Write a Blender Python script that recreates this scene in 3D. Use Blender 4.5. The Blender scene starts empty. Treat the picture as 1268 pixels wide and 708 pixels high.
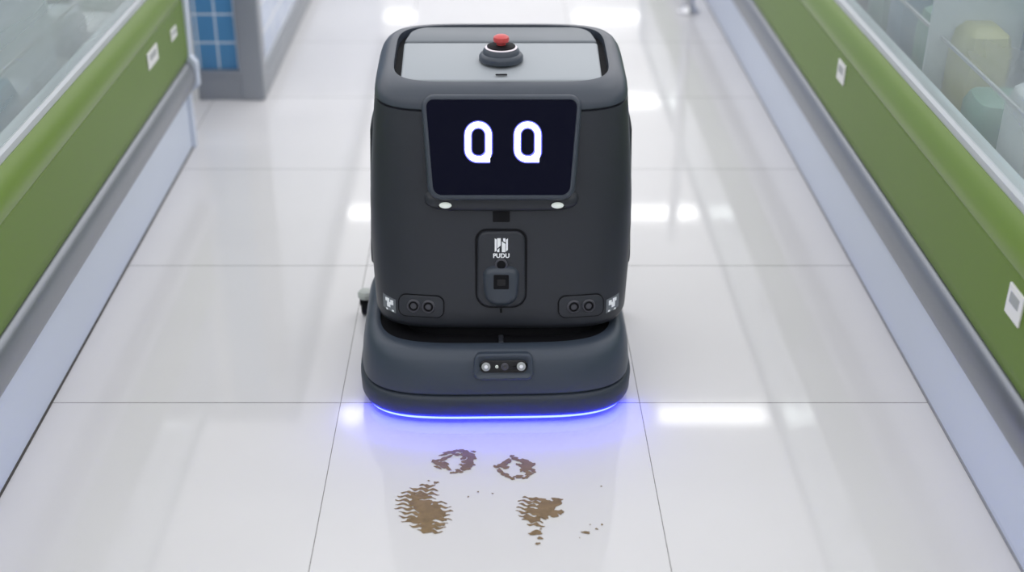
import bpy, bmesh, math, random
from mathutils import Matrix, Vector
random.seed(4)
S = bpy.context.scene
S.view_settings.view_transform = 'Standard'
S.view_settings.look = 'None'

# ---------------------------------------------------------------- helpers
def mat(name, col, rough=0.5, metal=0.0, emis=None, estr=0.0, coat=0.0, spec=0.5, noise=0.0, nscale=20):
    m = bpy.data.materials.new(name); m.use_nodes = True
    nt = m.node_tree; b = nt.nodes['Principled BSDF']
    b.inputs['Base Color'].default_value = (*col, 1)
    b.inputs['Roughness'].default_value = rough
    b.inputs['Metallic'].default_value = metal
    b.inputs['Coat Weight'].default_value = coat
    b.inputs['Specular IOR Level'].default_value = spec
    if emis:
        b.inputs['Emission Color'].default_value = (*emis, 1)
        b.inputs['Emission Strength'].default_value = estr
    if noise > 0:
        tc = nt.nodes.new('ShaderNodeTexCoord')
        n = nt.nodes.new('ShaderNodeTexNoise'); n.inputs['Scale'].default_value = nscale
        n.inputs['Detail'].default_value = 4
        mx = nt.nodes.new('ShaderNodeMix'); mx.data_type = 'RGBA'
        mx.inputs[6].default_value = (*[c*(1-noise) for c in col], 1)
        mx.inputs[7].default_value = (*[min(1, c*(1+noise)) for c in col], 1)
        nt.links.new(tc.outputs['Object'], n.inputs['Vector'])
        nt.links.new(n.outputs['Fac'], mx.inputs[0])
        nt.links.new(mx.outputs[2], b.inputs['Base Color'])
    return m

def empty(name, loc=(0, 0, 0), rz=0):
    e = bpy.data.objects.new(name, None); S.collection.objects.link(e)
    e.location = loc; e.rotation_euler = (0, 0, rz); e.empty_display_size = 0.1
    return e

def obj(name, verts, faces, m, parent=None, smooth=False, bevel=0, seg=3, mtx=None, subs=0, angle=40):
    me = bpy.data.meshes.new(name)
    me.from_pydata([tuple(v) for v in verts], [], faces); me.update()
    bm = bmesh.new(); bm.from_mesh(me); bmesh.ops.recalc_face_normals(bm, faces=bm.faces); bm.to_mesh(me); bm.free()
    if isinstance(m, (list, tuple)):
        for k in m: me.materials.append(k)
    else: me.materials.append(m)
    o = bpy.data.objects.new(name, me); S.collection.objects.link(o)
    if mtx is not None: o.matrix_world = mtx
    if parent: o.parent = parent
    if bevel:
        md = o.modifiers.new('bevel', 'BEVEL'); md.width = bevel; md.segments = seg
        md.limit_method = 'ANGLE'; md.angle_limit = math.radians(40)
    if smooth or bevel:
        for p in me.polygons: p.use_smooth = True
        try:
            me.set_sharp_from_angle(angle=math.radians(angle))
        except Exception: pass
    if bevel:
        wn = o.modifiers.new('wn', 'WEIGHTED_NORMAL'); wn.keep_sharp = False
    return o

def box(name, x0, x1, y0, y1, z0, z1, m, parent=None, bevel=0, mtx=None, seg=3):
    v = [(x, y, z) for x in (x0, x1) for y in (y0, y1) for z in (z0, z1)]
    f = [(0, 1, 3, 2), (4, 6, 7, 5), (0, 4, 5, 1), (2, 3, 7, 6), (0, 2, 6, 4), (1, 5, 7, 3)]
    return obj(name, v, f, m, parent, bevel=bevel, mtx=mtx, seg=seg)

def loft(name, rings, m, parent=None, cap0=True, cap1=True, angle=50, mtx=None):
    n = len(rings[0]); v = []; f = []
    for r in rings: v += r
    for i in range(len(rings)-1):
        for j in range(n):
            k = (j+1) % n
            f.append((i*n+j, i*n+k, (i+1)*n+k, (i+1)*n+j))
    if cap0: f.append(tuple(range(n)))
    if cap1: f.append(tuple(range((len(rings)-1)*n, len(rings)*n)))
    return obj(name, v, f, m, parent, smooth=True, angle=angle, mtx=mtx)

def lathe(name, prof, m, parent=None, mtx=None, n=48, angle=35):
    rings = [[(r*math.cos(2*math.pi*j/n), r*math.sin(2*math.pi*j/n), z) for j in range(n)] for r, z in prof]
    return loft(name, rings, m, parent, mtx=mtx, angle=angle)

def prism(name, pts, z0, z1, m, parent=None, bevel=0, mtx=None, seg=3):
    n = len(pts)
    v = [(x, y, z0) for x, y in pts] + [(x, y, z1) for x, y in pts]
    f = [tuple(range(n)), tuple(range(n, 2*n))] + [(j, (j+1) % n, n+(j+1) % n, n+j) for j in range(n)]
    return obj(name, v, f, m, parent, bevel=bevel, mtx=mtx, smooth=True, seg=seg)

def rrect(wb, wt, h, r, off=0.0, seg=8, rb=None):
    """rounded trapezoid, centred in x, y from 0..h ; off = outward offset"""
    rb = r if rb is None else rb
    c = [(wb+off, -off, rb), (wt+off, h+off, r), (-(wt+off), h+off, r), (-(wb+off), -off, rb)]
    out = []
    for i in range(4):
        p = Vector(c[i][:2]); q = Vector(c[i-1][:2]); s = Vector(c[(i+1) % 4][:2])
        rr = max(0.0005, c[i][2]+off)
        d1 = (q-p).normalized(); d2 = (s-p).normalized()
        ang = d1.angle(d2); t = rr/math.tan(ang/2)
        a = p+d1*t; b = p+d2*t
        ctr = p+(d1+d2).normalized()*(rr/math.sin(ang/2))
        a0 = math.atan2(a.y-ctr.y, a.x-ctr.x); a1 = math.atan2(b.y-ctr.y, b.x-ctr.x)
        da = (a1-a0+math.pi) % (2*math.pi)-math.pi
        for k in range(seg+1):
            t_ = a0+da*k/seg
            out.append((ctr.x+rr*math.cos(t_), ctr.y+rr*math.sin(t_)))
    return out

def ering(z, a, yf, yb, w=0.0, nf=5.0, nb=5.0, N=128, cx=0.0):
    yc = (yf+yb)/2; b = (yb-yf)/2; out = []
    for j in range(N):
        t = 2*math.pi*j/N
        c, s = math.cos(t), math.sin(t)
        n = nf if s < 0 else nb
        x = a*math.copysign(abs(c)**(2/n), c); y = yc+b*math.copysign(abs(s)**(2/n), s)
        out.append((cx+x, y, z+w*(y-2.2)))
    return out

# ---------------------------------------------------------------- camera
H = 1.397; TH = math.radians(28.2)
cam = bpy.data.cameras.new('camera'); co = bpy.data.objects.new('camera', cam); S.collection.objects.link(co)
co.location = (0, 0, H); co.rotation_euler = (math.pi/2-TH, 0, 0)
cam.sensor_width = 36; cam.lens = 1555/1268*36; cam.shift_x = 27/1268
cam.clip_start = 0.02
cam.dof.use_dof = True; cam.dof.focus_distance = 2.36; cam.dof.aperture_fstop = 1.8
S.camera = co

# ---------------------------------------------------------------- materials
M_body = mat('robot_dark_shell', (0.027, 0.030, 0.039), 0.44, 0.0, noise=0.03, nscale=200, spec=0.45)
M_top = mat('robot_top_shell', (0.044, 0.055, 0.074), 0.34)
M_deck = mat('robot_deck_shell', (0.044, 0.058, 0.083), 0.40)
M_bump = mat('robot_bumper_rubber', (0.032, 0.042, 0.062), 0.5)
M_lid = mat('robot_lid_grey', (0.34, 0.37, 0.395), 0.5)
M_lid2 = mat('robot_rear_lid', (0.16, 0.18, 0.20), 0.42)
M_blk = mat('black_plastic', (0.005, 0.005, 0.007), 0.7, spec=0.2)
M_gloss = mat('black_gloss', (0.004, 0.004, 0.006), 0.12, spec=0.4)
M_screen = mat('screen_glass', (0.0015, 0.0015, 0.004), 0.25, emis=(0.02, 0.03, 0.16), estr=0.05, spec=0.08)
M_eye = mat('screen_eye', (1, 1, 1), 0.5, emis=(0.86, 0.90, 1.0), estr=3.0)
M_eyeg = mat('screen_eye_glow', (0.05, 0.05, 0.4), 0.5, emis=(0.16, 0.18, 1.0), estr=1.1)
M_red = mat('red_button', (0.60, 0.075, 0.075), 0.35)
M_ring = mat('indicator_ring', (0.75, 0.68, 0.72), 0.4, emis=(1, 0.95, 1), estr=0.1)
M_white = mat('white_print', (0.85, 0.87, 0.9), 0.5, emis=(0.9, 0.93, 1.0), estr=0.12)
M_lens = mat('lens_glass', (0.01, 0.01, 0.014), 0.08, coat=1)
M_lensr = mat('lens_rim', (0.06, 0.06, 0.075), 0.3)
M_lamp = mat('headlamp_lens', (0.75, 0.78, 0.75), 0.15, emis=(0.9, 1, 0.9), estr=0.25)
M_led = mat('blue_led_strip', (0.05, 0.05, 0.8), 0.5, emis=(0.010, 0.014, 1.0), estr=62)
M_steel = mat('brushed_steel', (0.34, 0.36, 0.39), 0.36, 0.6)
M_chan = mat('glass_channel_steel', (0.52, 0.55, 0.57), 0.35, 0.3)
M_rail = mat('bumper_rail_steel', (0.25, 0.265, 0.29), 0.34, 0.7)
M_chrome = mat('chrome', (0.6, 0.6, 0.62), 0.15, 1.0)
M_grey = mat('grey_plastic', (0.38, 0.40, 0.40), 0.45)
M_kick = mat('white_kick_panel', (0.66, 0.72, 0.84), 0.35, noise=0.03, nscale=3)
M_green = mat('green_enamel', (0.125, 0.215, 0.022), 0.42, spec=0.3, noise=0.06, nscale=2)
M_greenl = mat('green_enamel_trim', (0.155, 0.25, 0.035), 0.32, spec=0.4)
M_liner = mat('freezer_liner', (0.55, 0.61, 0.63), 0.5)
M_label = mat('white_label', (0.85, 0.85, 0.83), 0.5)
M_dark = mat('dark_sealant', (0.07, 0.065, 0.06), 0.8)
M_greys = mat('grey_sealant', (0.30, 0.31, 0.33), 0.8)
M_mud = mat('mud', (0.240, 0.165, 0.082), 0.6, noise=0.4, nscale=60, spec=0.3)
M_wall = mat('wall_paint', (0.78, 0.79, 0.80), 0.8)
M_ceil = mat('ceiling_fill_glow', (0.8, 0.8, 0.8), 0.8, emis=(0.97, 0.975, 1.0), estr=0.84)  # plain ceiling given added emission as overall fill light
M_fix = mat('ceiling_lamp_diffuser', (0.9, 0.9, 0.9), 0.5, emis=(1, 1, 1), estr=10.0)
M_tube = mat('freezer_fill_glow', (0.9, 0.9, 0.9), 0.5, emis=(0.9, 0.97, 1), estr=1.5)  # glow for an added strip that brightens the case interiors

# floor tile
mf = bpy.data.materials.new('polished_floor_tile'); mf.use_nodes = True
nt = mf.node_tree; b = nt.nodes['Principled BSDF']; L = nt.links.new
tc = nt.nodes.new('ShaderNodeTexCoord'); sp = nt.nodes.new('ShaderNodeSeparateXYZ'); L(tc.outputs['Object'], sp.inputs[0])
def M(op, a, b_=None, c=None):
    n = nt.nodes.new('ShaderNodeMath'); n.operation = op
    for i, v in enumerate((a, b_, c)):
        if v is None: continue
        if isinstance(v, (int, float)): n.inputs[i].default_value = v
        else: L(v, n.inputs[i])
    return n.outputs[0]
def grout(c, off, T=0.6, w=0.0010):
    t = M('FLOORED_MODULO', M('ADD', c, off), T)
    d = M('MINIMUM', t, M('SUBTRACT', T, t))
    return M('LESS_THAN', d, w)
gx = grout(sp.outputs[0], 0.3+6, w=0.0007); gy = grout(sp.outputs[1], 6-2.11)
g = M('MAXIMUM', gx, gy)
ix = M('FLOOR', M('DIVIDE', M('ADD', sp.outputs[0], 6.3), 0.6)); iy = M('FLOOR', M('DIVIDE', M('ADD', sp.outputs[1], 3.89), 0.6))
cx = nt.nodes.new('ShaderNodeCombineXYZ'); L(ix, cx.inputs[0]); L(iy, cx.inputs[1])
wn = nt.nodes.new('ShaderNodeTexWhiteNoise'); L(cx.outputs[0], wn.inputs['Vector'])
nz = nt.nodes.new('ShaderNodeTexNoise'); nz.inputs['Scale'].default_value = 2.5; nz.inputs['Detail'].default_value = 6
L(tc.outputs['Object'], nz.inputs['Vector'])
val = M('ADD', M('MULTIPLY', wn.outputs['Value'], 0.03), M('MULTIPLY', nz.outputs['Fac'], 0.10))
cr = nt.nodes.new('ShaderNodeMix'); cr.data_type = 'RGBA'
cr.inputs[6].default_value = (0.70, 0.685, 0.69, 1); cr.inputs[7].default_value = (0.81, 0.795, 0.80, 1)
L(M('MULTIPLY', val, 6.0), cr.inputs[0])
cg = nt.nodes.new('ShaderNodeMix'); cg.data_type = 'RGBA'; L(g, cg.inputs[0]); L(cr.outputs[2], cg.inputs[6])
cg.inputs[7].default_value = (0.14, 0.13, 0.12, 1); L(cg.outputs[2], b.inputs['Base Color'])
L(M('ADD', M('MULTIPLY', nz.outputs['Fac'], 0.05), 0.022), b.inputs['Roughness'])
b.inputs['IOR'].default_value = 1.38

# thin glass (single sheet)
def glass(name, lo, hi, dcol):
    mg = bpy.data.materials.new(name); mg.use_nodes = True
    n2 = mg.node_tree; n2.nodes.clear()
    out = n2.nodes.new('ShaderNodeOutputMaterial')
    tr = n2.nodes.new('ShaderNodeBsdfTransparent'); tr.inputs[0].default_value = (0.84, 0.92, 0.91, 1)
    df = n2.nodes.new('ShaderNodeBsdfDiffuse'); df.inputs[0].default_value = (*dcol, 1)
    tl = n2.nodes.new('ShaderNodeBsdfTranslucent'); tl.inputs[0].default_value = (*dcol, 1)
    gl = n2.nodes.new('ShaderNodeBsdfGlossy'); gl.inputs['Roughness'].default_value = 0.05
    a1 = n2.nodes.new('ShaderNodeMixShader'); a1.inputs[0].default_value = 0.5
    n2.links.new(df.outputs[0], a1.inputs[1]); n2.links.new(tl.outputs[0], a1.inputs[2])
    tc2 = n2.nodes.new('ShaderNodeTexCoord'); nn = n2.nodes.new('ShaderNodeTexNoise'); nn.inputs['Scale'].default_value = 1.6
    mp = n2.nodes.new('ShaderNodeMapping'); mp.inputs['Scale'].default_value = (1, 0.6, 6)
    n2.links.new(tc2.outputs['Object'], mp.inputs[0]); n2.links.new(mp.outputs[0], nn.inputs['Vector'])
    mr = n2.nodes.new('ShaderNodeMapRange'); mr.inputs['To Min'].default_value = lo; mr.inputs['To Max'].default_value = hi
    mr.inputs['From Min'].default_value = 0.3; mr.inputs['From Max'].default_value = 0.7
    n2.links.new(nn.outputs['Fac'], mr.inputs[0])
    a2 = n2.nodes.new('ShaderNodeMixShader'); n2.links.new(mr.outputs[0], a2.inputs[0])
    n2.links.new(tr.outputs[0], a2.inputs[1]); n2.links.new(a1.outputs[0], a2.inputs[2])
    lw = n2.nodes.new('ShaderNodeLayerWeight'); lw.inputs[0].default_value = 0.5
    pw = n2.nodes.new('ShaderNodeMath'); pw.operation = 'POWER'; pw.inputs[1].default_value = 5; n2.links.new(lw.outputs['Facing'], pw.inputs[0])
    ma = n2.nodes.new('ShaderNodeMath'); ma.operation = 'MULTIPLY_ADD'; ma.inputs[1].default_value = 0.9; ma.inputs[2].default_value = 0.08
    n2.links.new(pw.outputs[0], ma.inputs[0])
    a3 = n2.nodes.new('ShaderNodeMixShader'); n2.links.new(ma.outputs[0], a3.inputs[0])
    n2.links.new(a2.outputs[0], a3.inputs[1]); n2.links.new(gl.outputs[0], a3.inputs[2]); n2.links.new(a3.outputs[0], out.inputs[0])
    return mg
mgL = glass('frosted_freezer_glass', 0.30, 0.65, (0.50, 0.56, 0.55))
mgR = glass('clear_freezer_glass', 0.16, 0.48, (0.48, 0.54, 0.54))

def tile_mat(name, c1, grout_c, tw, th, axis, w=0.004, ox=0.0, oz=0.0):
    m = bpy.data.materials.new(name); m.use_nodes = True
    t = m.node_tree; bb = t.nodes['Principled BSDF']
    tcx = t.nodes.new('ShaderNodeTexCoord'); s = t.nodes.new('ShaderNodeSeparateXYZ'); t.links.new(tcx.outputs['Object'], s.inputs[0])
    def MM(op, a, b_):
        n = t.nodes.new('ShaderNodeMath'); n.operation = op
        for i, v in enumerate((a, b_)):
            if isinstance(v, (int, float)): n.inputs[i].default_value = v
            else: t.links.new(v, n.inputs[i])
        return n.outputs[0]
    def gr(c, T, o):
        q = MM('FLOORED_MODULO', MM('ADD', c, 20*T+o), T)
        return MM('LESS_THAN', MM('MINIMUM', q, MM('SUBTRACT', T, q)), w)
    gg = MM('MAXIMUM', gr(s.outputs[axis], tw, ox), gr(s.outputs[2], th, oz))
    mx = t.nodes.new('ShaderNodeMix'); mx.data_type = 'RGBA'; t.links.new(gg, mx.inputs[0])
    mx.inputs[6].default_value = (*c1, 1); mx.inputs[7].default_value = (*grout_c, 1)
    t.links.new(mx.outputs[2], bb.inputs['Base Color']); bb.inputs['Roughness'].default_value = 0.2
    return m
M_blue = tile_mat('blue_wall_tile', (0.09, 0.28, 0.52), (0.75, 0.82, 0.86), 0.062, 0.092, 0, w=0.0025, ox=0.81, oz=-0.095)
M_pale = tile_mat('pale_wall_tile', (0.50, 0.58, 0.76), (0.85, 0.88, 0.92), 0.20, 0.092, 1, w=0.005, oz=-0.095)

# ---------------------------------------------------------------- room
box('floor', -9, 9, -4, 26, -0.05, 0, mf)
box('ceiling', -9, 9, -4, 26, 4.0, 4.05, M_ceil)
box('wall_left', -9.1, -9, -4, 26, 0, 4, M_wall)
box('wall_right', 9, 9.1, -4, 26, 0, 4, M_wall)
box('wall_back', -9, 9, 26, 26.1, 0, 4, M_wall)
box('wall_front', -9, 9, -4.1, -4, 0, 4, M_wall)
cl = empty('ceiling_light')
def lampy(x, y, w, d=0.20):
    box('diffuser', x-w/2, x+w/2, y-d/2, y+d/2, 3.965, 3.985, M_fix, cl)
    box('housing', x-w/2-0.02, x+w/2+0.02, y-d/2-0.02, y+d/2+0.02, 3.984, 4.0, M_wall, cl)
for yy in (4.3, 7.95, 11.6, 14.9, 18.6, 22.2):
    for xx, w in ((-2.35, 0.42), (-1.35, 0.42), (1.68, 0.8), (2.35, 0.42)):
        if yy == 7.95 and xx == -1.35: xx, w = -1.05, 0.16
        lampy(xx, yy, w)

# ---------------------------------------------------------------- freezer cases
def extr(name, prof, y0, y1, m, parent, sgn, smooth=True, closed=True):
    n = len(prof)
    v = [(sgn*x, y0, z) for x, z in prof]+[(sgn*x, y1, z) for x, z in prof]
    f = [(j, (j+1) % n, n+(j+1) % n, n+j) for j in range(n if closed else n-1)]
    if closed: f += [tuple(range(n)), tuple(range(n, 2*n))]
    return obj(name, v, f, m, parent, smooth=smooth, angle=35)

cols = [(0.45, 0.50, 0.52), (0.14, 0.30, 0.22), (0.42, 0.42, 0.18), (0.10, 0.22, 0.30), (0.60, 0.63, 0.63), (0.20, 0.34, 0.10), (0.30, 0.32, 0.31)]
ms = [mat('food_pack_%d' % i, c, 0.35) for i, c in enumerate(cols)]
def freezer(sgn, y0, y1, labels, glassm):
    e = empty('freezer_case')
    extr('kick_panel', [(0.88, 0.0), (0.88, 0.245), (0.92, 0.245), (0.92, 0.0)], y0, y1, M_kick, e, sgn)
    extr('base_seal', [(0.8775, 0.0), (0.8775, 0.003), (0.88, 0.005), (0.885, 0.0)], y0, y1, M_dark if sgn < 0 else M_greys, e, sgn)
    rail = [(0.885, 0.262)]
    for k in range(15):
        t = math.pi/2-math.pi*k/14
        rail.append((0.872-0.024*math.cos(t), 0.222+0.045*math.sin(t)))
    rail += [(0.885, 0.182)]
    extr('bumper_rail', rail, y0, y1, M_rail, e, sgn)
    gp = [(0.872, 0.262), (0.864, 0.275), (0.862, 0.30), (0.862, 0.442), (0.866, 0.447), (0.90, 0.447), (0.90, 0.262)]
    extr('green_panel', gp, y0, y1, M_green, e, sgn)
    lip = [(0.866, 0.447), (0.860, 0.450), (0.857, 0.460), (0.859, 0.475), (0.866, 0.495), (0.874, 0.508), (0.882, 0.518), (0.905, 0.518), (0.905, 0.447)]
    extr('green_trim', lip, y0, y1, M_greenl, e, sgn)
    extr('glass_channel', [(0.884, 0.518), (0.884, 0.532), (0.889, 0.538), (0.905, 0.538), (0.905, 0.518)], y0, y1, M_chan, e, sgn)
    extr('front_glass', [(0.892, 0.536), (0.915, 0.86)], y0+0.02, y1-0.03, glassm, e, sgn, closed=False)
    extr('top_rim', [(0.905, 0.86), (0.905, 0.880), (0.94, 0.880), (0.94, 0.86)], y0, y1, M_steel, e, sgn)
    extr('added_fill_strip', [(0.922, 0.848), (0.922, 0.858), (0.932, 0.858), (0.932, 0.848)], y0+0.1, y1-0.1, M_tube, e, sgn)  # added emissive strip, fills the goods with light behind the glass
    extr('liner_front', [(0.905, 0.38), (0.905, 0.535), (0.92, 0.535), (0.92, 0.38)], y0, y1-0.03, M_liner, e, sgn)
    extr('liner_bottom', [(0.92, 0.38), (0.92, 0.42), (1.80, 0.42), (1.80, 0.38)], y0, y1-0.03, M_liner, e, sgn)
    extr('outer_wall', [(1.80, 0.0), (1.80, 0.885), (1.86, 0.885), (1.86, 0.0)], y0, y1, M_kick, e, sgn)
    for xr, zr in ((0.955, 0.60), (1.36, 0.66)):
        extr('basket_rail', [(xr, zr), (xr, zr+0.006), (xr+0.006, zr+0.006), (xr+0.006, zr)], y0+0.05, y1-0.06, M_grey, e, sgn)
    endp = [(0.872, 0.0), (0.872, 0.17), (0.842, 0.19), (0.842, 0.26), (0.858, 0.28), (0.852, 0.46), (0.88, 0.53), (0.90, 0.89), (1.86, 0.89), (1.86, 0.0)]
    extr('end_panel', endp, y1-0.03, y1, M_kick, e, sgn)
    extr('end_panel', endp, y0, y0+0.03, M_kick, e, sgn)
    y = y0+1.2
    while y < y1-0.3:
        extr('divider', [(0.93, 0.42), (0.93, 0.74), (1.79, 0.74), (1.79, 0.42)], y-0.004, y+0.004, M_liner, e, sgn)
        y += 1.2
    for yc, zc, wy, hz in labels:
        box('label', sgn*0.858 if sgn > 0 else sgn*0.8625, sgn*0.8625 if sgn > 0 else sgn*0.858, yc-wy/2, yc+wy/2, zc-hz/2, zc+hz/2, M_label, e, bevel=0.0015)
        box('label_print', (sgn*0.8572 if sgn > 0 else -0.8585), (0.8585 if sgn > 0 else -0.8572), yc-wy*0.3, yc+wy*0.3, zc-hz*0.05, zc+hz*0.3, M_grey, e)
    v = []; f = []; mi = []
    y = y0+0.08
    while y < y1-0.2:
        for xi in range(5):
            hh = random.uniform(0.10, 0.30); cxx = 1.03+xi*0.165; w = random.uniform(0.11, 0.15); d = random.uniform(0.10, 0.17)
            if sgn < 0: hh *= 0.6
            k = random.randrange(7); ang = random.uniform(-.2, .2)
            if sgn < 0 and random.random() < 0.6: k = random.choice((0, 4, 6))
            base = len(v)
            R = [(0.0, 0.85), (0.25, 1.0), (0.75, 1.0), (0.93, 0.85), (1.0, 0.5)]
            for zz, sc in R:
                for q in range(12):
                    t = 2*math.pi*q/12
                    c, s = math.cos(t), math.sin(t)
                    px = sc*w/2*math.copysign(abs(c)**.5, c); py = sc*d/2*math.copysign(abs(s)**.5, s)
                    v.append((sgn*(cxx+px*math.cos(ang)-py*math.sin(ang)), y+d/2+px*math.sin(ang)+py*math.cos(ang), 0.42+zz*hh))
            for a in range(4):
                for q in range(12):
                    f.append((base+a*12+q, base+a*12+(q+1) % 12, base+(a+1)*12+(q+1) % 12, base+(a+1)*12+q)); mi.append(k)
            f.append(tuple(base+48+q for q in range(12))); mi.append(k)
        y += 0.19
    me_o = obj('frozen_food_packs', v, f, ms, e, smooth=True)
    for p, k in zip(me_o.data.polygons, mi): p.material_index = k
    return e
freezer(1, -1.0, 7.4, [(2.958, 0.405, 0.065, 0.05), (1.80, 0.397, 0.06, 0.055)], mgR)
freezer(-1, -1.0, 3.50, [(3.096, 0.400, 0.10, 0.042), (3.33, 0.39, 0.06, 0.03)], mgL)

# ---------------------------------------------------------------- tiled counter
tcn = empty('tiled_counter')
box('plinth', -1.9, -0.735, 3.885, 8.5, 0, 0.09, M_steel, tcn)
box('tiled_front', -1.9, -0.80, 3.90, 3.95, 0.09, 1.2, M_blue, tcn)
box('tiled_side', -0.79, -0.742, 3.98, 8.5, 0.09, 1.2, M_pale, tcn)
box('corner_post', -0.805, -0.73, 3.876, 3.95, 0.0, 1.2, M_steel, tcn, bevel=0.006)
box('side_skirting', -0.742, -0.73, 3.95, 8.5, 0.0, 0.07, M_steel, tcn, bevel=0.003)
box('front_trim', -1.9, -0.80, 3.876, 3.90, 0.085, 0.10, M_steel, tcn)
box('edge_trim', -0.985, -0.945, 3.872, 3.90, 0.0, 1.2, M_label, tcn)
box('counter_top', -1.95, -0.70, 3.85, 8.5, 1.2, 1.24, M_steel, tcn, bevel=0.008)

# ---------------------------------------------------------------- post
po = empty('steel_barrier_post', (0.785, 4.9, 0))
lathe('post_flange', [(0.044, 0.0), (0.044, 0.008), (0.034, 0.014), (0.024, 0.03), (0.021, 0.03), (0.021, 1.0), (0.016, 1.01)], M_chrome, po)

# ---------------------------------------------------------------- mud footprints
ft = empty('muddy_footprints')
AX, AY = 0.00146, 0.00236
def blob(pts_c, ox, oy, name='mud', k=1.0):
    """pts_c: list of (cx, cy, rx, ry, rot) in units of ~1.5mm, y down"""
    bmv = []; bmf = []
    for (cx_, cy_, rx, ry, rot) in pts_c:
        n = 40; ph = [random.uniform(0, 6.28) for _ in range(4)]; base = len(bmv)
        for q in range(n):
            t = 2*math.pi*q/n
            rr = 1+0.17*math.sin(2*t+ph[0])+0.14*math.sin(3*t+ph[1])+0.12*math.sin(5*t+ph[2])+0.06*math.sin(8*t+ph[3])
            a = k*rx*rr*math.cos(t); b_ = k*ry*rr*math.sin(t)
            X = cx_+a*math.cos(rot)-b_*math.sin(rot); Y = cy_+a*math.sin(rot)+b_*math.cos(rot)
            bmv.append((ox+X*AX, oy-Y*AY, 0.0008+0.0001*random.random()))
        bmf.append(tuple(range(base, base+n)))
    return obj(name, bmv, bmf, M_mud, ft)
def wave(ox, oy, x0, x1, cy_, th, ph, rot=0.0, amp=1.0, lam=15.0):
    n = 44; v = []; ln = x1-x0
    for side in (1, -1):
        for q in range(n):
            u = q/(n-1) if side > 0 else 1-q/(n-1)
            x = x0+u*ln
            taper = math.sin(math.pi*min(1, max(0, u*0.96+0.02)))**0.6
            y = amp*math.sin(x/lam*2*math.pi+ph)+side*th*0.5*taper*(1+0.3*math.sin(x*0.5+ph*3)+0.2*math.sin(x*0.9+ph))
            X = x*math.cos(rot)-(y)*math.sin(rot); Y = cy_+x*math.sin(rot)+y*math.cos(rot)
            v.append((ox+X*AX, oy-Y*AY, 0.0007+0.0001*random.random()))
    obj('mud_tread', v, [tuple(range(len(v)))], M_mud, ft)
blob([(-17, 4, 9, 3.2, .45), (-23, 0, 5, 1.7, -.2), (-20, 8, 4, 1.4, .3), (-11, -4, 8, 2.0, -.35), (-13, -9, 5, 1.3, -.3), (-5, -12, 7, 1.9, -.15), (3, -9, 5, 1.5, .2), (7, -14, 6, 2.0, .1), (17, -11, 7, 3.0, .3),
      (22, -4, 6, 4.0, .1), (19, 2, 7, 3.0, .2), (12, -4, 4, 1.6, -.4), (15, 9, 7, 2.6, .1), (7, 13, 5, 1.7, .2), (-8, 9, 5, 1.7, .5), (0, 15, 4, 1.2, 0), (25, -13, 3, 1.1, 0), (10, 5, 3, 1.2, .3),
      (-12, 3, 6, 1.8, .3), (14, -8, 6, 2.2, .2), (18, 6, 5, 2.2, .1)],
     (562-607)/663, 1.912, 'toe_print', 1.12)
blob([(17, 0, 9, 3.0, -.5), (23, 4, 4, 2.2, .3), (18, 8, 5, 2.0, 0), (12, -8, 7, 2.8, .4), (6, -3, 4, 1.5, .3), (2, -11, 6, 2.1, .2), (-9, -8, 6, 2.2, -.4), (-16, -3, 6, 2.9, -.3), (-24, -1, 3, 1.4, 0),
      (-18, 5, 5, 1.9, .6), (-11, 10, 5, 2.5, .3), (-4, 14, 4, 1.5, .2), (5, 12, 6, 1.8, -.1), (14, 13, 4, 1.6, -.3), (-3, -15, 3, 1.2, 0), (20, -6, 3, 1.4, .2),
      (14, 4, 5, 2.0, .2), (-12, 0, 5, 1.8, .2), (13, -3, 6, 2.2, -.2)],
     (637-607)/667, 1.893, 'toe_print', 1.12)
o5 = ((525-607)/700, 1.774)
LT = [(-8, 12), (-20, 16), (-30, 18), (-34, 14), (-36, 28), (-35, 33), (-36, 36), (-30, 32), (-30, 35), (-26, 30), (-16, 28), (-6, 24)]
for i, (a, c) in enumerate(LT):
    wave(o5[0], o5[1], a, c, -27+i*4.9, 3.6, 0.6*i, rot=0.06)
blob([(-4, -4, 12, 7, .2), (3, 4, 13, 8, .2), (14, 8, 10, 6, .2), (-8, -13, 9, 4, 0), (-1, 14, 14, 5, .1), (12, 0, 8, 5, 0), (5, 22, 11, 3.4, 0), (8, 27, 7, 2, 0), (13, -31, 3, 1.3, 0), (22, 13, 5, 2.4, .2), (20, 20, 6, 1.8, .1)],
     o5[0], o5[1], 'tread_print')
o6 = ((670-607)/702, 1.757)
blob([(6, -8, 15, 6.5, -.2), (15, -11, 10, 5.5, -.2), (-2, -1, 13, 5, .2), (20, -17, 6, 2.4, 0), (22, -2, 5, 3, 0), (12, -1, 9, 4, .2), (-8, 22, 9, 2.4, -.15), (-3, 28, 4, 1.3, 0), (-6, 34, 3, 1.3, 0),
      (0, -17, 9, 2.0, .1), (-10, 6, 9, 2.4, .2)], o6[0], o6[1], 'tread_print')
for i, (a, c) in enumerate([(-22, 6), (-28, 8), (-27, 8), (-30, 4), (-31, 3), (-28, 6), (-24, 2), (-18, 4)]):
    wave(o6[0], o6[1], a, c, -17+i*4.4, 3.1, i*1.1, rot=0.12)
blob([(0, 0, 4.5, 1.7, 0), (13, -4, 1.8, 0.9, 0), (20, -9, 1.6, 0.8, 0), (-53, -4, 1.3, 0.8, 0), (-128, -48, 1.3, .7, 0), (-140, -42, 1.2, .8, 0), (-110, -46, 1.2, .7, 0), (25, -55, 1.4, .6, 0),
      (-8, 6, .8, .5, 0), (6, -9, .9, .5, 0), (-190, -62, 1.6, .7, 0), (-182, -58, 1, .6, 0)],
     (725-607)/715, 1.706, 'mud_specks')

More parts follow.
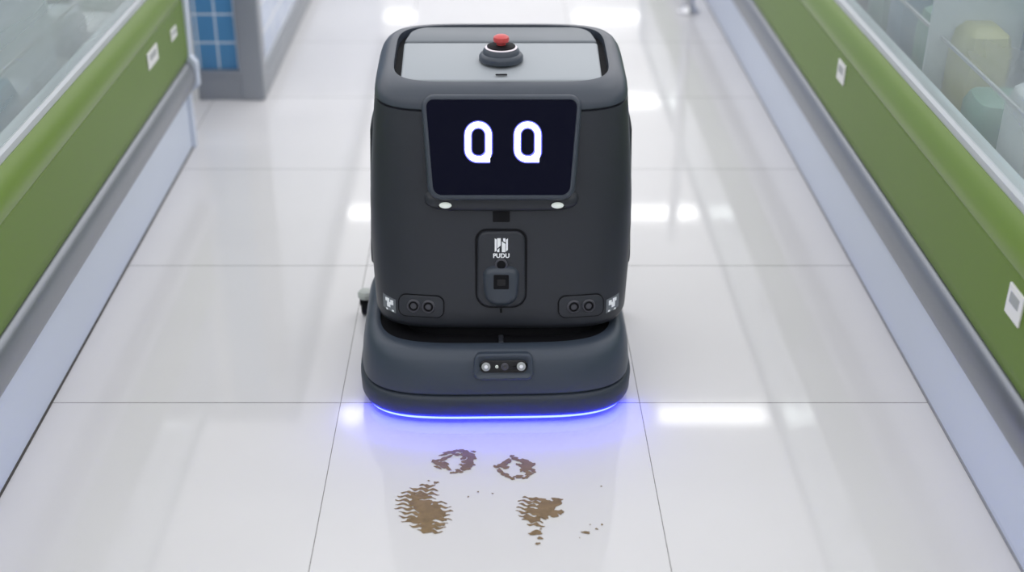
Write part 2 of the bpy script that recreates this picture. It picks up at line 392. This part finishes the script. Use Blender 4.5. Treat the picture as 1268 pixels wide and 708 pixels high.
# ---------------------------------------------------------------- robot
RX = 0.021
rb = empty('floor_cleaning_robot', (RX, 0, 0))
T = [  # z, a, yf, yb, w
 (.165, .215, 2.16, 2.50, 0), (.166, .238, 2.125, 2.53, 0), (.172, .247, 2.113, 2.54, 0), (.185, .251, 2.106, 2.545, 0),
 (.22, .253, 2.112, 2.55, 0), (.28, .2565, 2.125, 2.552, 0), (.34, .258, 2.138, 2.553, 0), (.40, .257, 2.151, 2.553, 0), (.45, .254, 2.161, 2.553, .01),
 (.50, .250, 2.171, 2.55, .03), (.54, .2465, 2.180, 2.548, .05), (.580, .243, 2.189, 2.545, .07),
 (.586, .2422, 2.190, 2.545, .075), (.587, .238, 2.195, 2.541, .075), (.590, .238, 2.195, 2.541, .075), (.591, .2422, 2.190, 2.545, .08),
 (.600, .2408, 2.192, 2.543, .085), (.608, .2375, 2.197, 2.540, .09), (.615, .232, 2.205, 2.534, .095), (.620, .2245, 2.215, 2.527, .10),
 (.623, .216, 2.227, 2.52, .10), (.6235, .206, 2.238, 2.512, .10), (.609, .205, 2.239, 2.510, .10)]
loft('body_shell', [ering(*t, nf=5.0, nb=5) for t in T[:14]], M_body, rb, cap1=False)
loft('top_shell', [ering(*t, nf=5.0, nb=5) for t in T[13:]], M_top, rb, cap0=False, cap1=False)
loft('lid_well', [ering(.607, .207, 2.237, 2.513, .10), ering(.6095, .207, 2.237, 2.513, .10)], M_blk, rb)

def interp(z):
    for p, q in zip(T[:-1], T[1:]):
        if p[0] <= z <= q[0]:
            u = (z-p[0])/(q[0]-p[0]+1e-9); return [p[i]+(q[i]-p[i])*u for i in range(5)]
    return T[-1]
def fy(x, z):
    _, a, yf, yb, w = interp(z); yc = (yf+yb)/2; bb = (yb-yf)/2; n = 5.0
    return yc-bb*(max(0, 1-abs(x/a)**n))**(1/n)
def onfront(x, z, off=0.0):
    e = 0.004
    p = Vector((x, fy(x, z), z))
    dx = (Vector((x+e, fy(x+e, z), z))-Vector((x-e, fy(x-e, z), z))).normalized()
    dz = (Vector((x, fy(x, z+e), z+e))-Vector((x, fy(x, z-e), z-e))).normalized()
    n = dx.cross(dz).normalized(); up = n.cross(dx).normalized()
    m = Matrix((dx, up, n)).transposed().to_4x4(); m.translation = p+n*off
    return m
def put(o, m):
    o.matrix_local = m; return o

def lidpart(name, y0, y1, hw0, hw1, r0, r1, m, zt=0.626, th=0.014):
    rings = []
    for off, dz in ((-0.0, -th), (0, -0.004), (-0.0012, -0.0012), (-0.004, 0)):
        rr = rrect(hw0, hw1, y1-y0, r1, off=off, rb=r0)
        rings.append([(x, y+y0, zt+dz+0.1*(y+y0-2.2)-0.10*x*x) for x, y in rr])
    return loft(name, rings, m, rb)
lidpart('top_lid', 2.2475, 2.425, 0.189, 0.192, 0.022, 0.006, M_lid)
lidpart('rear_lid', 2.4305, 2.503, 0.192, 0.178, 0.006, 0.04, M_lid2)
o = prism('lid_notch', rrect(0.011, 0.011, 0.005, 0.0022), -0.001, 0.0008, M_blk, rb)
put(o, Matrix.Translation((0, 2.262, 0.6327)))
zt = 0.626+0.1*(2.335-2.2)
dm = Matrix.Translation((0, 2.337, zt-0.001))
put(lathe('dial_base', [(0.0425, 0), (0.0425, 0.008), (0.040, 0.012), (0.036, 0.014), (0.0345, 0.020), (0.031, 0.024), (0.0285, 0.024)], M_top, rb), dm)
put(lathe('dial_ring', [(0.0310, 0.0195), (0.0310, 0.0245), (0.028, 0.0258), (0.018, 0.0258)], M_ring, rb), dm)
put(lathe('dial_core', [(0.0275, 0.02), (0.0272, 0.0275), (0.017, 0.030), (0.012, 0.030)], M_blk, rb), dm)
put(lathe('stop_button', [(0.009, 0.028), (0.009, 0.034), (0.0145, 0.036), (0.0155, 0.040), (0.0145, 0.045), (0.010, 0.048), (0.003, 0.049)], M_red, rb), dm)

# screen module
u = Vector((0, 0.065, 0.175)).normalized(); nrm = Vector((1, 0, 0)).cross(u).normalized()
SM = Matrix((Vector((1, 0, 0)), u, nrm)).transposed().to_4x4(); SM.translation = Vector((0, 2.128, 0.439))
WB, WT, SH, SR = 0.133, 0.1465, 0.189, 0.020
def mring(off, d, tilt=0): return [(x, y, d) for x, y in rrect(WB, WT, SH, SR, off=off, rb=0.024)]
put(loft('screen_frame', [mring(0.004, -0.07), mring(0.003, -0.012), mring(0.0022, -0.005), mring(0, -0.0012), mring(-0.003, 0), mring(-0.0065, -0.0002), mring(-0.0075, -0.003)], M_top, rb, cap1=False), SM)
put(prism('screen', rrect(WB-0.007, WT-0.007, SH-0.014, 0.013, rb=0.017), -0.010, -0.002, M_screen, rb), SM @ Matrix.Translation((0, 0.007, 0)))
def eye(cx_, cy_, w, z, m, grow=0):
    hw, hh = 0.0190, 0.0315; r = hw
    path = [(hw, -hh+0.010)]
    for k in range(17):
        t = math.pi*k/16; path.append((r*math.cos(t), hh-r+r*math.sin(t)))
    rl = 0.018
    for k in range(13):
        t = math.pi+math.pi/2*k/12; path.append((-hw+rl+rl*math.cos(t), -hh+rl+rl*math.sin(t)))
    path.append((hw+0.0025, -hh))
    Lp, Rp = [], []
    for i, p in enumerate(path):
        a = Vector(path[max(0, i-1)]); c = Vector(path[min(len(path)-1, i+1)]); d = (c-a).normalized(); nn_ = Vector((-d.y, d.x))
        Lp.append(Vector(p)+nn_*w/2); Rp.append(Vector(p)-nn_*w/2)
    n = len(path)
    v = [(cx_+p.x, cy_+p.y, z) for p in Lp]+[(cx_+p.x, cy_+p.y, z) for p in Rp]
    f = [(i, i+1, n+i+1, n+i) for i in range(n-1)]
    s = len(v); b0 = w/2
    rc = 0.012; X0 = cx_+hw-b0+0.0005; Y0 = cy_-hh+b0-0.0005
    v.append((X0, Y0, z))
    for k in range(9):
        t = math.pi/2*k/8; v.append((X0-rc+rc*math.sin(t), Y0+rc-rc*math.cos(t), z))
    f.append(tuple(range(s, s+10)))
    s = len(v)
    v += [(cx_+hw-b0, cy_-hh+b0-0.003, z), (cx_+hw+b0-0.002, cy_-hh+b0-0.003, z), (cx_+hw+b0, cy_-hh+0.012, z), (cx_+hw-b0, cy_-hh+0.012, z)]
    f.append((s, s+1, s+2, s+3))
    put(obj('eye', v, f, m, rb), SM)
for cx_ in (-0.0430, 0.0480):
    eye(cx_, 0.105, 0.0150, -0.0014, M_eyeg)
    eye(cx_, 0.105, 0.0105, -0.0010, M_eye)

# chin below the screen with head lamps
cz = 0.426
chin = []
for (hw, hz, yo) in ((0.150, 0.026, 0.012), (0.142, 0.020, -0.006), (0.136, 0.015, -0.013), (0.126, 0.009, -0.016)):
    ring = []
    for q in range(64):
        t = 2*math.pi*q/64; c, s = math.cos(t), math.sin(t)
        x = hw*math.copysign(abs(c)**(2/5), c); z = cz+hz*math.copysign(abs(s)**(2/3), s)
        ring.append((x, fy(x, z)+yo, z))
    chin.append(ring)
loft('screen_chin', chin, M_body, rb)
for sx in (-1, 1):
    m = onfront(sx*0.1045, 0.4175, 0.0155)
    ov = lambda k, z: [(0.0125*k*math.cos(2*math.pi*q/32), 0.0065*k*math.sin(2*math.pi*q/32), z) for q in range(32)]
    put(loft('head_lamp', [ov(1.0, -0.012), ov(1.0, -0.001), ov(0.85, 0.0015), ov(0.4, 0.003)], M_lamp, rb), m)
    put(loft('head_lamp_rim', [ov(1.25, -0.012), ov(1.2, -0.001), ov(1.0, 0.0)], M_blk, rb), m)
put(prism('sensor_window', rrect(0.016, 0.016, 0.034, 0.002), -0.004, 0.0018, M_blk, rb), onfront(0, 0.383, 0))

# centre sensor pod
m = onfront(0, 0.220, 0)
Pw, Ph = 0.0465, 0.150
pr = lambda off, z: [(x, y, z) for x, y in rrect(Pw, Pw-0.002, Ph, 0.019, off=off, rb=0.026)]
put(loft('sensor_pod', [pr(0.001, -0.004), pr(0.0, 0.002), pr(-0.002, 0.004), pr(-0.0045, 0.0045)], M_body, rb), m)
put(loft('sensor_pod_seam', [[(x, y, -0.004) for x, y in rrect(Pw, Pw, Ph, 0.019, off=0.003, rb=0.026)], [(x, y, 0.0006) for x, y in rrect(Pw, Pw, Ph, 0.019, off=0.0028, rb=0.026)]], M_blk, rb), m)
nb = lambda off, z: [(x, y+0.012, z) for x, y in rrect(0.022, 0.028, 0.062, 0.012, off=off, rb=0.018)]
put(loft('sensor_nose', [nb(0.010, 0.002), nb(0.006, 0.009), nb(0.002, 0.014), nb(-0.003, 0.0155)], M_top, rb), m)
put(prism('depth_camera', rrect(0.0145, 0.0145, 0.028, 0.002), 0.010, 0.0172, M_blk, rb), m @ Matrix.Translation((0, 0.040, 0)))
put(prism('depth_camera_lens', rrect(0.008, 0.008, 0.013, 0.002), 0.016, 0.0178, M_gloss, rb), m @ Matrix.Translation((0, 0.047, 0)))
put(lathe('camera_rim', [(0.012, 0.0), (0.012, 0.0085), (0.010, 0.0095)], M_lensr, rb), m @ Matrix.Translation((0, 0.086, 0)))
put(lathe('camera_lens', [(0.0085, 0.0), (0.0085, 0.0098), (0.005, 0.0108)], M_blk, rb), m @ Matrix.Translation((0, 0.086, 0)))
put(box('pod_slot', -0.002, 0.002, -0.012, -0.004, -0.002, 0.003, M_blk, rb), m)
lg = m @ Matrix.Translation((0, 0.110, 0.0052))
def pl(name, pts): put(prism(name, pts, 0, 0.0004, M_white, rb), lg)
pl('logo', [(-0.0125, 0.000), (-0.0088, 0.003), (-0.0088, 0.0245), (-0.0125, 0.027)])
pl('logo', [(-0.0078, 0.007), (-0.0010, 0.013), (-0.0010, 0.027), (-0.0078, 0.027)])
pl('logo', [(0.0010, 0.000), (0.0078, 0.000), (0.0078, 0.016), (0.0010, 0.021)])
pl('logo', [(0.0088, 0.001), (0.0125, 0.004), (0.0125, 0.027), (0.0088, 0.024)])
pl('logo', [(-0.0078, 0.000), (-0.0035, 0.000), (-0.0035, 0.008), (-0.0078, 0.004)])
pl('logo', [(0.0035, 0.0215), (0.0078, 0.019), (0.0078, 0.027), (0.0035, 0.027)])
cu = bpy.data.curves.new('logo_text', 'FONT'); cu.body = 'PUDU'; cu.size = 0.0118; cu.align_x = 'CENTER'; cu.extrude = 0.0002; cu.offset = 0.0004
to = bpy.data.objects.new('logo_text', cu); S.collection.objects.link(to); cu.materials.append(M_white); to.parent = rb
to.matrix_local = m @ Matrix.Translation((0, 0.0990, 0.0053))

# paired ultrasonic sensors
M_stk = mat('sticker_grey', (0.16, 0.18, 0.20), 0.4)
for sx in (-1, 1):
    mm = onfront(sx*0.154, 0.219, 0)
    put(loft('sonar_housing', [[(x, y-0.021, z) for x, y in rrect(0.043, 0.043, 0.042, 0.014, off=of)] for of, z in ((0.001, -0.006), (0.0, 0.0012), (-0.002, 0.002))], M_body, rb), mm)
    put(loft('sonar_housing_seam', [[(x, y-0.021, z) for x, y in rrect(0.043, 0.043, 0.042, 0.014, off=of)] for of, z in ((0.002, -0.006), (0.0018, 0.0004))], M_blk, rb), mm)
    for dx in (-0.0145, 0.0145):
        q = mm @ Matrix.Translation((dx, 0, 0))
        put(lathe('sonar_rim', [(0.0132, 0.0), (0.0132, 0.003), (0.0115, 0.0050), (0.0100, 0.0050), (0.0095, 0.003)], M_lensr, rb), q)
        put(lathe('sonar_eye', [(0.0097, 0.0), (0.0094, 0.0036), (0.006, 0.0040), (0.0055, 0.003)], M_blk, rb), q)
        put(lathe('sonar_dot', [(0.0060, 0.003), (0.0055, 0.0045)], M_lensr, rb), q)
    v = []; f = []; nx = 8
    for i in range(nx+1):
        x = sx*(0.204+0.026*i/nx); zc = 0.211+0.004*i/nx
        for dz in (-0.014, 0.014):
            v.append((x, fy(x, zc+dz)-0.0008, zc+dz))
    for i in range(nx): f.append((2*i, 2*i+1, 2*i+3, 2*i+2))
    obj('sticker', v, f, M_stk, rb)
    def stk(x0, x1, z0, z1):
        vv = [(sx*a, fy(sx*a, z_)-0.0014, z_) for a, z_ in ((x0, z0), (x1, z0), (x1, z1), (x0, z1))]
        obj('sticker_print', vv, [(0, 1, 2, 3)], M_white, rb)
    stk(0.209, 0.215, 0.212, 0.222); stk(0.215, 0.222, 0.206, 0.217); stk(0.217, 0.225, 0.217, 0.224); stk(0.208, 0.224, 0.199, 0.2025)

for sx in (-1, 1):
    rings = []
    for of, x in ((0, 0.235), (0, 0.2595), (-0.003, 0.2625), (-0.012, 0.2635)):
        rings.append([(sx*(x-0.018*max(0, (z-0.15)/0.2)**2), 2.37+y, 0.22+z) for y, z in rrect(0.10, 0.085, 0.32, 0.03, off=of)])
    loft('side_panel', rings, M_body, rb)

# lower deck
Dk = [(.018, .229, 2.075, 2.43), (.019, .259, 2.036, 2.44), (.024, .267, 2.026, 2.445), (.034, .271, 2.021, 2.45), (.060, .272, 2.020, 2.45), (.068, .270, 2.0225, 2.45), (.071, .266, 2.027, 2.45)]
Du = [(.071, .263, 2.030, 2.45), (.074, .263, 2.030, 2.45), (.076, .2665, 2.0255, 2.45), (.085, .2675, 2.0245, 2.45), (.115, .265, 2.031, 2.45), (.138, .261, 2.040, 2.45),
      (.149, .256, 2.048, 2.45), (.156, .248, 2.058, 2.45), (.158, .238, 2.072, 2.44), (.156, .231, 2.083, 2.43), (.12, .228, 2.088, 2.43)]
dk = empty('deck_mount'); dk.parent = rb; dk.matrix_local = Matrix.Translation((-0.011, 2.2, 0)) @ Matrix.Rotation(math.radians(1.2), 4, 'Z') @ Matrix.Translation((0, -2.2, 0))
loft('bumper', [ering(*t, nf=4.2, nb=6) for t in Dk], M_bump, dk)
loft('lower_deck', [ering(*t, nf=4.2, nb=6) for t in Du], M_deck, dk)
loft('chassis_core', [ering(.03, .20, 2.12, 2.50), ering(.175, .20, 2.12, 2.50)], M_blk, rb)
loft('deck_well', [ering(.12, .232, 2.084, 2.43, nf=4.2), ering(.150, .232, 2.084, 2.43, nf=4.2)], M_blk, dk)
N = 60; v = []; f = []
def dy(x, a, yf, yb, n=4.2):
    yc = (yf+yb)/2; bb = (yb-yf)/2; return yc-bb*max(0, 1-abs(x/a)**n)**(1/n)
for i in range(N+1):
    x = -0.250+0.50*i/N; y = dy(x, .263, 2.033, 2.44)
    v += [(x, y-0.001, 0.0200), (x, y+0.006, 0.0105)]
for i in range(N): f.append((2*i, 2*i+1, 2*i+3, 2*i+2))
obj('led_strip', v, f, M_led, dk)
dx_ = Vector((1, 0, 0)); up = Vector((0, 0.32, 1)).normalized(); nn_ = dx_.cross(up).normalized()
DM = Matrix((dx_, up, nn_)).transposed().to_4x4(); DM.translation = Vector((0.012, 2.0345, 0.133)); DM = DM @ Matrix.Scale(1.08, 4)
q = lambda off, z: [(x, y-0.024, z) for x, y in rrect(0.053, 0.050, 0.046, 0.012, off=off)]
put(loft('deck_sensor_bezel', [q(0.002, -0.016), q(0.001, 0.001), q(-0.001, 0.003), q(-0.004, 0.003), q(-0.007, 0.0005)], M_deck, dk), DM)
q2 = lambda off, z: [(x, y-0.011, z) for x, y in rrect(0.042, 0.042, 0.022, 0.010, off=off)]
put(loft('deck_sensor_glass', [q2(0, -0.004), q2(0, 0.003), q2(-0.001, 0.0035)], M_gloss, dk), DM)
for xx, r, mt in ((-0.031, 0.0078, M_grey), (0.031, 0.0078, M_grey), (-0.012, 0.0028, M_lamp), (0.002, 0.0066, M_lensr)):
    put(lathe('deck_sensor_lens', [(r, 0.002), (r, 0.0042), (r*0.7, 0.005)], mt, dk), DM @ Matrix.Translation((xx, 0, 0)))
    put(lathe('deck_sensor_lens_core', [(r*0.45, 0.003), (r*0.4, 0.0054)], M_white if mt is M_grey else M_lens, dk), DM @ Matrix.Translation((xx, 0, 0)))
box('latch', -0.005, 0.005, 2.090, 2.118, 0.148, 0.154, M_body, rb, bevel=0.002)

for sx in (-1, 1):
    wm = Matrix.Translation((sx*0.20, 2.40, 0.085)) @ Matrix.Rotation(math.pi/2, 4, 'Y')
    put(lathe('drive_wheel', [(0.05, -0.02), (0.08, -0.02), (0.085, -0.014), (0.085, 0.014), (0.08, 0.02), (0.05, 0.02)], M_blk, rb), wm)
sq = [(x, 2.50-0.10*abs(x/0.27)**2*0.3, 0) for x in [-.25+.5*i/20 for i in range(21)]]
v = []; f = []
for x, y, _ in sq: v += [(x, y, 0.0), (x, y+0.012, 0.0), (x, y+0.012, 0.05), (x, y, 0.05)]
for i in range(20):
    for k in range(4): f.append((4*i+k, 4*i+(k+1) % 4, 4*i+4+(k+1) % 4, 4*i+4+k))
f += [(0, 1, 2, 3), (80, 81, 82, 83)]
obj('squeegee', v, f, M_blk, rb)
M_cap = mat('caster_cap_grey', (0.5, 0.53, 0.50), 0.4)
for X in (-0.300, 0.264):
    cm = Matrix.Translation((X, 2.475, 0))
    w2 = cm @ Matrix.Translation((0, 0, 0.019)) @ Matrix.Rotation(math.pi/2, 4, 'Y')
    put(lathe('caster_wheel', [(0.010, -0.010), (0.017, -0.010), (0.019, -0.007), (0.019, 0.007), (0.017, 0.010), (0.010, 0.010)], M_blk, rb), w2)
    put(lathe('caster_hub', [(0.009, -0.0115), (0.009, 0.0115)], M_grey, rb), w2)
    put(lathe('caster_cap', [(0.014, 0.040), (0.018, 0.044), (0.0185, 0.052), (0.014, 0.058), (0.005, 0.060)], M_cap, rb), cm)
    put(box('caster_fork', -0.014, 0.014, -0.006, 0.008, 0.02, 0.042, M_blk, rb, bevel=0.003), cm)
    s = 1 if X < 0 else -1
    put(box('caster_arm', min(0, s*0.07), max(0, s*0.07), -0.008, 0.008, 0.044, 0.053, M_grey, rb, bevel=0.003), cm)

# ---------------------------------------------------------------- world
w = bpy.data.worlds.new('world'); S.world = w; w.use_nodes = True
w.node_tree.nodes['Background'].inputs[0].default_value = (0.9, 0.95, 1, 1)
w.node_tree.nodes['Background'].inputs[1].default_value = 0.6
